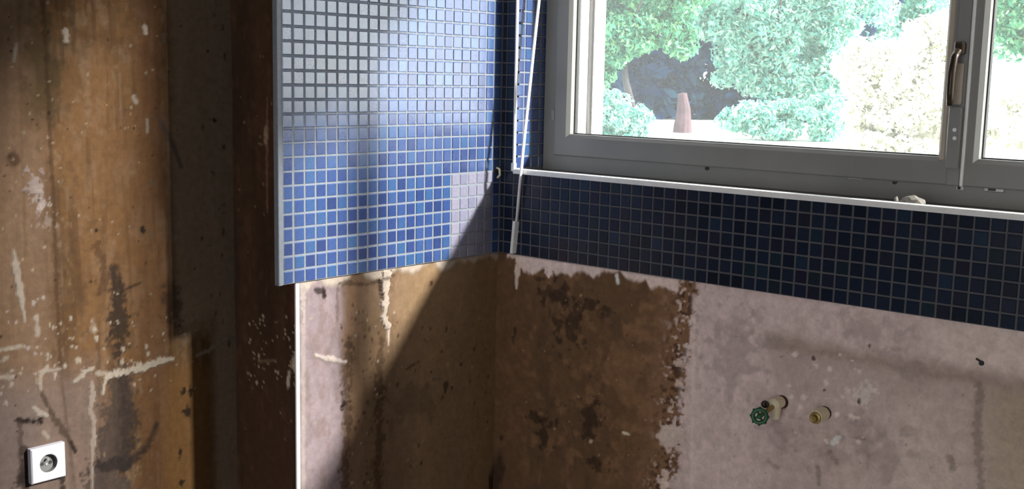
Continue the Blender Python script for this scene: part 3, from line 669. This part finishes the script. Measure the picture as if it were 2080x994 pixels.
# ================================================================== LOOSE TRIM STRIP
def rodp(x, y, X): return tuple(on(x, y, 0, X))
rod = empty('loose_edging_strip', rodp(1047, 515, -.15)); tag(rod, 'loose white plastic edging strip dangling slanted across the tiled corner beside the window', 'edging strip')
path = [rodp(1049.5, 452, -.22), rodp(1054, 400, -.34), rodp(1059, 345, -.38), rodp(1063, 300, -.2), rodp(1072, 215, .35), rodp(1083, 110, .9), rodp(1095, 0, 1.4)]
d_ = np.array(path[-1])-np.array(path[-2]); path.append(tuple(np.array(path[-1])+d_*1.6)); path.append(tuple(np.array(path[-1])+d_*.9))
mb = MB(); mb.tube(path, .17, 8, flat=(1, .55)); mb.build('strip', MAT['trim'], rod, True)
mb = MB(); b0, b1 = rodp(1044.5, 514, -.1), rodp(1050.5, 449, -.1)
mb.tube([np.array(b0)+[-.02, 0, 0], np.array(b1)+[-.02, 0, 0]], .55, 4, flat=(1.0, .35)); mb.build('end_sleeve', MAT['trim_dull'] if 'trim_dull' in MAT else MAT['trim'], rod)

# small hook on the tiles by the corner
p = on(1007, 349, 1, 0.0)
hk = empty('wall_hook', p); tag(hk, 'tiny cream oval hook on the tiles at the corner, level with the sill', 'hook')
mb = MB(); mb.tube([(p[0], .02, p[2]), (p[0], -.1, p[2])], .16, 12); mb.build('rosette', MAT['rustdark'], hk)
mb = MB(); mb.tube([(p[0], -.1, p[2]+.35), (p[0]+.02, -.4, p[2]+.25), (p[0]+.02, -.45, p[2]-.25), (p[0], -.2, p[2]-.5)], .1, 8); mb.build('peg', MAT['cream'], hk, True)

# ================================================================== SOCKET
c0 = (on(59, 915, 1, YL-.25)+on(127, 902, 1, YL-.25)+on(132, 963, 1, YL-.25)+on(62, 981, 1, YL-.25))/4
sk = empty('wall_socket', c0); tag(sk, 'white square power socket on the stained wall at lower left', 'socket')
mb = MB(); h_ = 1.19; yf = YL-.50; n = 28; R = .62
def sq(k, half):
    q = 2*math.pi*k/n+math.pi/4; c_, s_ = math.cos(q), math.sin(q); m_ = max(abs(c_), abs(s_)); return half*c_/m_, half*s_/m_
rings = [[(sq(k, h_)[0], yf+.48, sq(k, h_)[1]) for k in range(n)], [(sq(k, h_)[0], yf+.08, sq(k, h_)[1]) for k in range(n)], [(sq(k, h_-.08)[0], yf, sq(k, h_-.08)[1]) for k in range(n)]]
for rr, dy in ((R+.06, 0), (R, .03)): rings.append([(rr*math.cos(2*math.pi*k/n+math.pi/4), yf+dy, rr*math.sin(2*math.pi*k/n+math.pi/4)) for k in range(n)])
vs = [(c0[0]+x, y, c0[2]+z_) for r in rings for x, y, z_ in r]
mb.add(vs, [(r*n+k, r*n+(k+1) % n, (r+1)*n+(k+1) % n, (r+1)*n+k) for r in range(len(rings)-1) for k in range(n)]); mb.build('cover_plate', MAT['white'], sk)
mb = MB(); rings = [(R, .03), (R-.04, .34), (.0001, .34)]
vs = [(c0[0]+rr*math.cos(2*math.pi*k/n), yf+dy, c0[2]+rr*math.sin(2*math.pi*k/n)) for rr, dy in rings for k in range(n)]
mb.add(vs, [(r*n+k, r*n+(k+1) % n, (r+1)*n+(k+1) % n, (r+1)*n+k) for r in range(2) for k in range(n)]); mb.build('socket_well', MAT['wellgrey'], sk)
for dx in (-.28, .28):
    mb = MB(); mb.tube([(c0[0]+dx, yf+.31, c0[2]-.05), (c0[0]+dx, yf+.36, c0[2]-.05)], .12, 10); mb.build('contact_hole', MAT['black'], sk)
mb = MB(); mb.tube([(c0[0], yf+.36, c0[2]+.25), (c0[0], yf+.1, c0[2]+.25), (c0[0], yf+.06, c0[2]+.25)], [.07, .07, .04], 10); mb.build('earth_pin', MAT['steel'], sk)
mb = MB(); mb.tube([(c0[0], yf+.30, c0[2]-.12), (c0[0], yf+.35, c0[2]-.12)], .08, 10); mb.build('screw', MAT['steel'], sk)

# ================================================================== PIPE STUBS
def stub(px, py, L, r):
    return on(px, py, 0, PL)
pA = on(1589, 817, 0, PL)
va = empty('stop_valve', pA); tag(va, 'cream pipe stub with a green round tap handle, left of the two wall pipes', 'valve')
mb = MB(); mb.tube([(PL+.05, pA[1], pA[2]), (PL-.32, pA[1], pA[2])], [.5, .42], 14); mb.build('wall_collar', MAT['rustdark'], va)
mb = MB(); mb.tube([(PL-.3, pA[1], pA[2]+.06), (PL-1.25, pA[1], pA[2]+.06)], .42, 14); mb.tube([(PL-1.25, pA[1], pA[2]+.06), (PL-1.38, pA[1], pA[2]+.06)], [.42, .3], 14)
mb.tube([(PL-.85, pA[1], pA[2]-.2), (PL-.85, pA[1], pA[2]-1.05)], [.34, .26], 12); mb.build('pipe_body', MAT['cream'], va)
hc = on(1543, 846, 0, PL-2.7)
mb = MB(); mb.tube([(PL-1.2, pA[1], pA[2]-.05), tuple(hc)], .17, 10); mb.build('spindle', MAT['brass'], va)
mb = MB(); mb.torus(hc, (-1, -.45, .1), .47, .15, 20, 8); ax = np.array([-1, -.45, .1]); ax /= np.linalg.norm(ax); e1 = np.cross(ax, [0, 0, 1]); e1 /= np.linalg.norm(e1); e2 = np.cross(ax, e1)
for k in range(4):
    q = k*math.pi/2+.5; mb.tube([hc, hc+.47*(math.cos(q)*e1+math.sin(q)*e2)], .09, 6)
for k in range(8):
    q = k*math.pi/4; c_ = hc+.58*(math.cos(q)*e1+math.sin(q)*e2); mb.tube([c_-.08*ax, c_+.08*ax], .11, 6)
mb.tube([hc-.14*ax, hc+.16*ax], .2, 10); mb.build('tap_handle', MAT['green'], va, True)
mb = MB(); rp_ = on(1554, 822, 0, PL-1.75); mb.torus(rp_, (-1, -.4, 0), .2, .09, 14, 6); mb.tube([rp_+np.array([.45, 0, -.1]), rp_+np.array([.05, 0, 0])], .12, 8); mb.build('packing_nut', MAT['bronze'], va)
pB = on(1676, 839, 0, PL)
vb = empty('pipe_stub', pB); tag(vb, 'short capped cream pipe stub with brass end, right of the green tap', 'pipe')
mb = MB(); mb.tube([(PL+.05, pB[1], pB[2]), (PL-.3, pB[1], pB[2])], [.48, .44], 14); mb.build('wall_collar', MAT['rustdark'], vb)
mb = MB(); mb.tube([(PL-.25, pB[1], pB[2]), (PL-1.45, pB[1], pB[2])], .48, 14); mb.build('pipe_body', MAT['cream'], vb)
mb = MB(); mb.torus((PL-1.5, pB[1], pB[2]-.05), (-1, 0, 0), .3, .13, 18, 8); mb.tube([(PL-1.4, pB[1], pB[2]-.05), (PL-1.75, pB[1], pB[2]-.05)], .2, 6); mb.build('brass_end', MAT['brass'], vb)
# wall plug
p = on(1994, 738, 0, PL); pg = empty('wall_plug', p); tag(pg, 'small black plug in the grey plaster below the right end of the tiles', 'wall plug')
mb = MB(); mb.tube([(PL+.1, p[1], p[2]), (PL-.16, p[1], p[2])], [.2, .14], 10); mb.build('plug_body', MAT['black'], pg)
mb = MB(); mb.tube([(PL-.05, p[1]+.08, p[2]+.12), (PL-.3, p[1]+.25, p[2]+.28)], .06, 8); mb.build('nail', MAT['rustdark'], pg)

# ================================================================== RUBBLE ON THE SILL
def chunk(x, y, s_, sd, label):
    rg = np.random.RandomState(sd); p = on(x, y, 0, 1.0); p[2] = 7.02
    import bmesh
    bm = bmesh.new(); bmesh.ops.create_icosphere(bm, subdivisions=2, radius=1)
    vs = []
    for v in bm.verts:
        n_ = np.array(v.co); f_ = 1+.35*(fbm(np.array([n_[0]*1.7+sd]), np.array([n_[1]*1.7+n_[2]*2.1]), sd, 2)[0]-.5)*2
        q = n_*f_*np.array(s_); q[2] = max(q[2], -s_[2]*.6); vs.append(p+q+[0, 0, s_[2]*.6])
    fs = [tuple(v.index for v in f.verts) for f in bm.faces]; bm.free()
    mb = MB(); mb.add(vs, fs); o = mb.build('plaster_chunk', MAT['rubble'], origin=tuple(p)); tag(o, label, 'rubble', 'rubble on the sill')
chunk(1857, 402, (.6, .75, .42), 3, 'largest lump of broken plaster on the sill below the window catch')
chunk(1836, 403, (.4, .35, .27), 5, 'middle-sized bit of broken plaster left of the largest lump on the sill')
chunk(1821, 398, (.25, .16, .35), 8, 'thin upright plaster splinter at the left end of the sill rubble')

# ================================================================== GARDEN
ZG = (0.72-1.0)/U
mb = MB(); mb.box((10.2, 1500, ZG-20), (2600, -1800, ZG)); tag(mb.build('ground', MAT['ground']), 'sun-bleached pale garden ground outside the window', 'ground', kind='structure')
LM = dict(
    green=leaf_mat('green_leaves', [(0, (.05, .22, .14)), (.4, (.12, .42, .26)), (1, (.36, .66, .34))], .5),
    dark=leaf_mat('shade_leaves', [(0, (.006, .022, .07)), (.5, (.014, .045, .12)), (1, (.025, .08, .14))], .15),  # deep shade of the hedge put into dark blue leaf colour
    mint=leaf_mat('mint_leaves', [(0, (.12, .42, .38)), (.4, (.34, .66, .56)), (1, (.68, .82, .72))], .5),
    white=leaf_mat('overexposed_blossom', [(0, (.6, .62, .36)), (.22, (.93, .92, .84)), (1, (.97, .96, .93))], .45),  # blossom whitened further so the shrub looks overexposed by sun
)
def plant(name, label, cat, px, base_py, R, lobes, mat, nleaf, ls, seed, trunk=None, group=None, flat=0.0):
    """lobes: (dx_px, centre_py, rx_px, ry_px) measured on the photo at range R (metres)"""
    d = ray(px, 190); d = d/np.hypot(d[0], d[1]); base = CAM+d*(R/U); base[2] = ZG
    k = R/U/F*1.05; side = np.array([RT0[0], RT0[1], 0]); fw = np.array([d[0], d[1], 0]); fw /= np.linalg.norm(fw)
    def hgt(py):
        dd = ray(px, py); dd = dd/np.hypot(dd[0], dd[1]); return CAM[2]+dd[2]*R/U
    root = empty(name, tuple(base)); tag(root, label, cat, group)
    rg = np.random.RandomState(seed); V = []; 
    wts = np.array([l[2]*l[3] for l in lobes], float); wts /= wts.sum()
    for (dx, py, rx, ry), w_ in zip(lobes, wts):
        m_ = int(nleaf*w_); c0_ = base+side*dx*k; c0_[2] = hgt(py); ns = 18      # a lobe is a cluster of leaf clumps
        q_ = rg.normal(size=(ns, 3)); q_ /= np.linalg.norm(q_, axis=1)[:, None]; q_ *= (.45+.55*rg.rand(ns))[:, None]
        sub = rg.randint(0, ns, m_); rad_ = .26+.24*rg.rand(ns); a_ = (rx*k*rad_[sub])[:, None]; b_ = (ry*k*rad_[sub])[:, None]
        c_ = c0_+side*(q_[sub, :1]*rx*k)+fw*(q_[sub, 1:2]*rx*k*.8)+np.array([0, 0, 1.0])*(q_[sub, 2:3]*ry*k)
        u = rg.normal(size=(m_, 3)); u /= np.linalg.norm(u, axis=1)[:, None]
        bump = .8+.45*fbm(np.arctan2(u[:, 1], u[:, 0])*2.2+seed, u[:, 2]*3.5, seed, 3)
        rr = (rg.rand(m_)**.33)*bump
        pos = c_+side*(u[:, :1]*a_*rr[:, None])+fw*(u[:, 1:2]*a_*.8*rr[:, None])+np.array([0, 0, 1.0])*(u[:, 2:3]*b_*rr[:, None])
        nrm = u+rg.normal(size=(m_, 3))*.55+np.array([0, 0, .35]); nrm /= np.linalg.norm(nrm, axis=1)[:, None]
        t_ = np.cross(nrm, rg.normal(size=(m_, 3))); t_ /= np.linalg.norm(t_, axis=1)[:, None]; s_ = np.cross(nrm, t_)
        sz = (ls/U)*(.55+.8*rg.rand(m_))[:, None]
        V.append(np.stack([pos-t_*sz, pos-s_*sz*.42+nrm*sz*.1, pos+t_*sz, pos+s_*sz*.42+nrm*sz*.1], 1))
    V = np.concatenate(V).reshape(-1, 3); V = V[:]
    V[:, 2] = np.maximum(V[:, 2], ZG+.2)
    Vm = V*U+np.array(M3((0, 0, 0)))-np.array(root.location)
    nq = len(V)//4
    me = bpy.data.meshes.new('foliage'); me.vertices.add(len(Vm)); me.vertices.foreach_set('co', Vm.astype(np.float32).ravel())
    me.loops.add(nq*4); me.loops.foreach_set('vertex_index', np.arange(nq*4, dtype=np.int32)); me.polygons.add(nq)
    me.polygons.foreach_set('loop_start', np.arange(0, nq*4, 4, dtype=np.int32)); me.update(calc_edges=True); me.materials.append(mat)
    o = bpy.data.objects.new('foliage', me); col.objects.link(o); o.parent = root; o['kind'] = 'stuff'
    if trunk:
        top, rad, lean = trunk; zt_ = hgt(top)
        mb = MB(); p0 = np.array(base); p1 = p0+side*lean*k; p1[2] = zt_; pm = p0*.5+p1*.5+side*lean*k*.2
        mb.tube([p0-[0, 0, 3], p0+[0, 0, 1.], pm, p1], [rad*1.5/U, rad*1.1/U, rad/U, rad*.5/U], 10)
        for q in range(4):
            an = q*1.7+seed; e_ = p1+np.array([math.cos(an), math.sin(an), 1.1])*(1.3/U)*.6; mb.tube([pm*.3+p1*.7, e_], [rad*.5/U, rad*.15/U], 7)
        mb.build('trunk', MAT['bark_dark'], root, True)
    return root
plant('tree', 'leafy green tree seen through the left part of the window', 'tree', 1300, 230, 17, [(-50, -60, 100, 80), (60, -20, 60, 60), (-30, 50, 60, 50), (40, 55, 55, 45), (-65, 105, 38, 40), (20, -170, 150, 100), (75, 85, 38, 28), (-20, 100, 45, 28), (-70, 160, 22, 36)], LM['green'], 34000, .055, 1, (60, .05, -40), 'garden trees')
plant('tree', 'broad pale mint-green tree in the middle of the window', 'tree', 1570, 240, 20, [(-120, 0, 60, 80), (-70, 70, 60, 70), (0, 40, 90, 90), (70, 100, 80, 80), (-30, -150, 200, 120), (-50, 150, 55, 40), (10, 170, 70, 55), (100, 175, 70, 55), (130, -40, 90, 100), (90, 20, 70, 70)], LM['mint'], 52000, .055, 2, (90, .10, 0), 'garden trees')
plant('shrub', 'blossoming shrub whitened to look blown out by sun at the right side of the left pane', 'shrub', 1825, 300, 13, [(0, 150, 70, 70), (55, 75, 50, 55), (-85, 145, 40, 50), (20, 225, 85, 75), (-60, 215, 50, 50), (80, 180, 55, 110), (0, 275, 100, 60)], LM['white'], 26000, .045, 3, None, 'garden shrubs')
plant('tree', 'green tree behind the blossoming shrub at the window catch', 'tree', 1850, 240, 30, [(-60, -40, 130, 110), (70, 0, 110, 100), (0, 130, 150, 90), (0, -180, 200, 110), (-60, 60, 90, 70)], LM['mint'], 30000, .08, 4, (120, .12, 0), 'garden trees')
plant('tree', 'green tree seen through the right pane of the window', 'tree', 2130, 240, 19, [(0, -40, 110, 100), (-30, 60, 80, 60), (30, -170, 150, 90)], LM['green'], 24000, .055, 5, (100, .10, 0), 'garden trees')
plant('shrub', 'blossoming shrub whitened to look blown out by sun low in the right pane', 'shrub', 2130, 310, 13, [(0, 190, 70, 75), (50, 160, 70, 70), (-30, 260, 80, 60), (60, 250, 80, 70)], LM['white'], 18000, .045, 6, None, 'garden shrubs')
plant('hedge', 'hedge behind the trees, coloured dark for shade', 'hedge', 1400, 230, 24, [(-680, 140, 180, 110), (-510, 140, 170, 110), (-680, -60, 200, 160), (-500, -70, 200, 160), (-330, 140, 160, 110), (-150, 150, 160, 110), (0, 160, 150, 100), (170, 150, 160, 110), (30, 205, 90, 45), (-90, 205, 90, 45), (130, 205, 90, 45), (-330, -60, 200, 160), (-60, -80, 240, 170), (200, -80, 220, 170)], LM['dark'], 44000, .16, 7, None)
plant('shrub', 'small mint bush at the lower left corner of the pane', 'shrub', 1250, 250, 15, [(0, 236, 50, 46), (-30, 222, 34, 56), (46, 256, 30, 36)], LM['mint'], 7000, .04, 8, None, 'garden shrubs')
plant('shrub', 'low pale bush on the ground under the mint-green tree', 'shrub', 1600, 250, 16, [(0, 240, 70, 40), (80, 240, 50, 44), (-80, 246, 50, 32)], LM['mint'], 9000, .04, 9, None, 'garden shrubs')
# reddish stump under the trees
d = ray(1388, 222); d = d/np.hypot(d[0], d[1]); b = CAM+d*(17.5/U); b[2] = ZG; k = 17.5/U/F
mb = MB(); mb.tube([(b[0], b[1], ZG-2), (b[0], b[1], ZG+15*k), (b[0]+2*k, b[1], ZG+45*k), (b[0]-3*k, b[1]+2*k, ZG+78*k)], [20*k, 18*k, 14*k, 9*k], 12)
tag(mb.build('tree_stump', MAT['bark'], origin=tuple(b)), 'reddish tree stump in the shade under the left tree', 'stump')
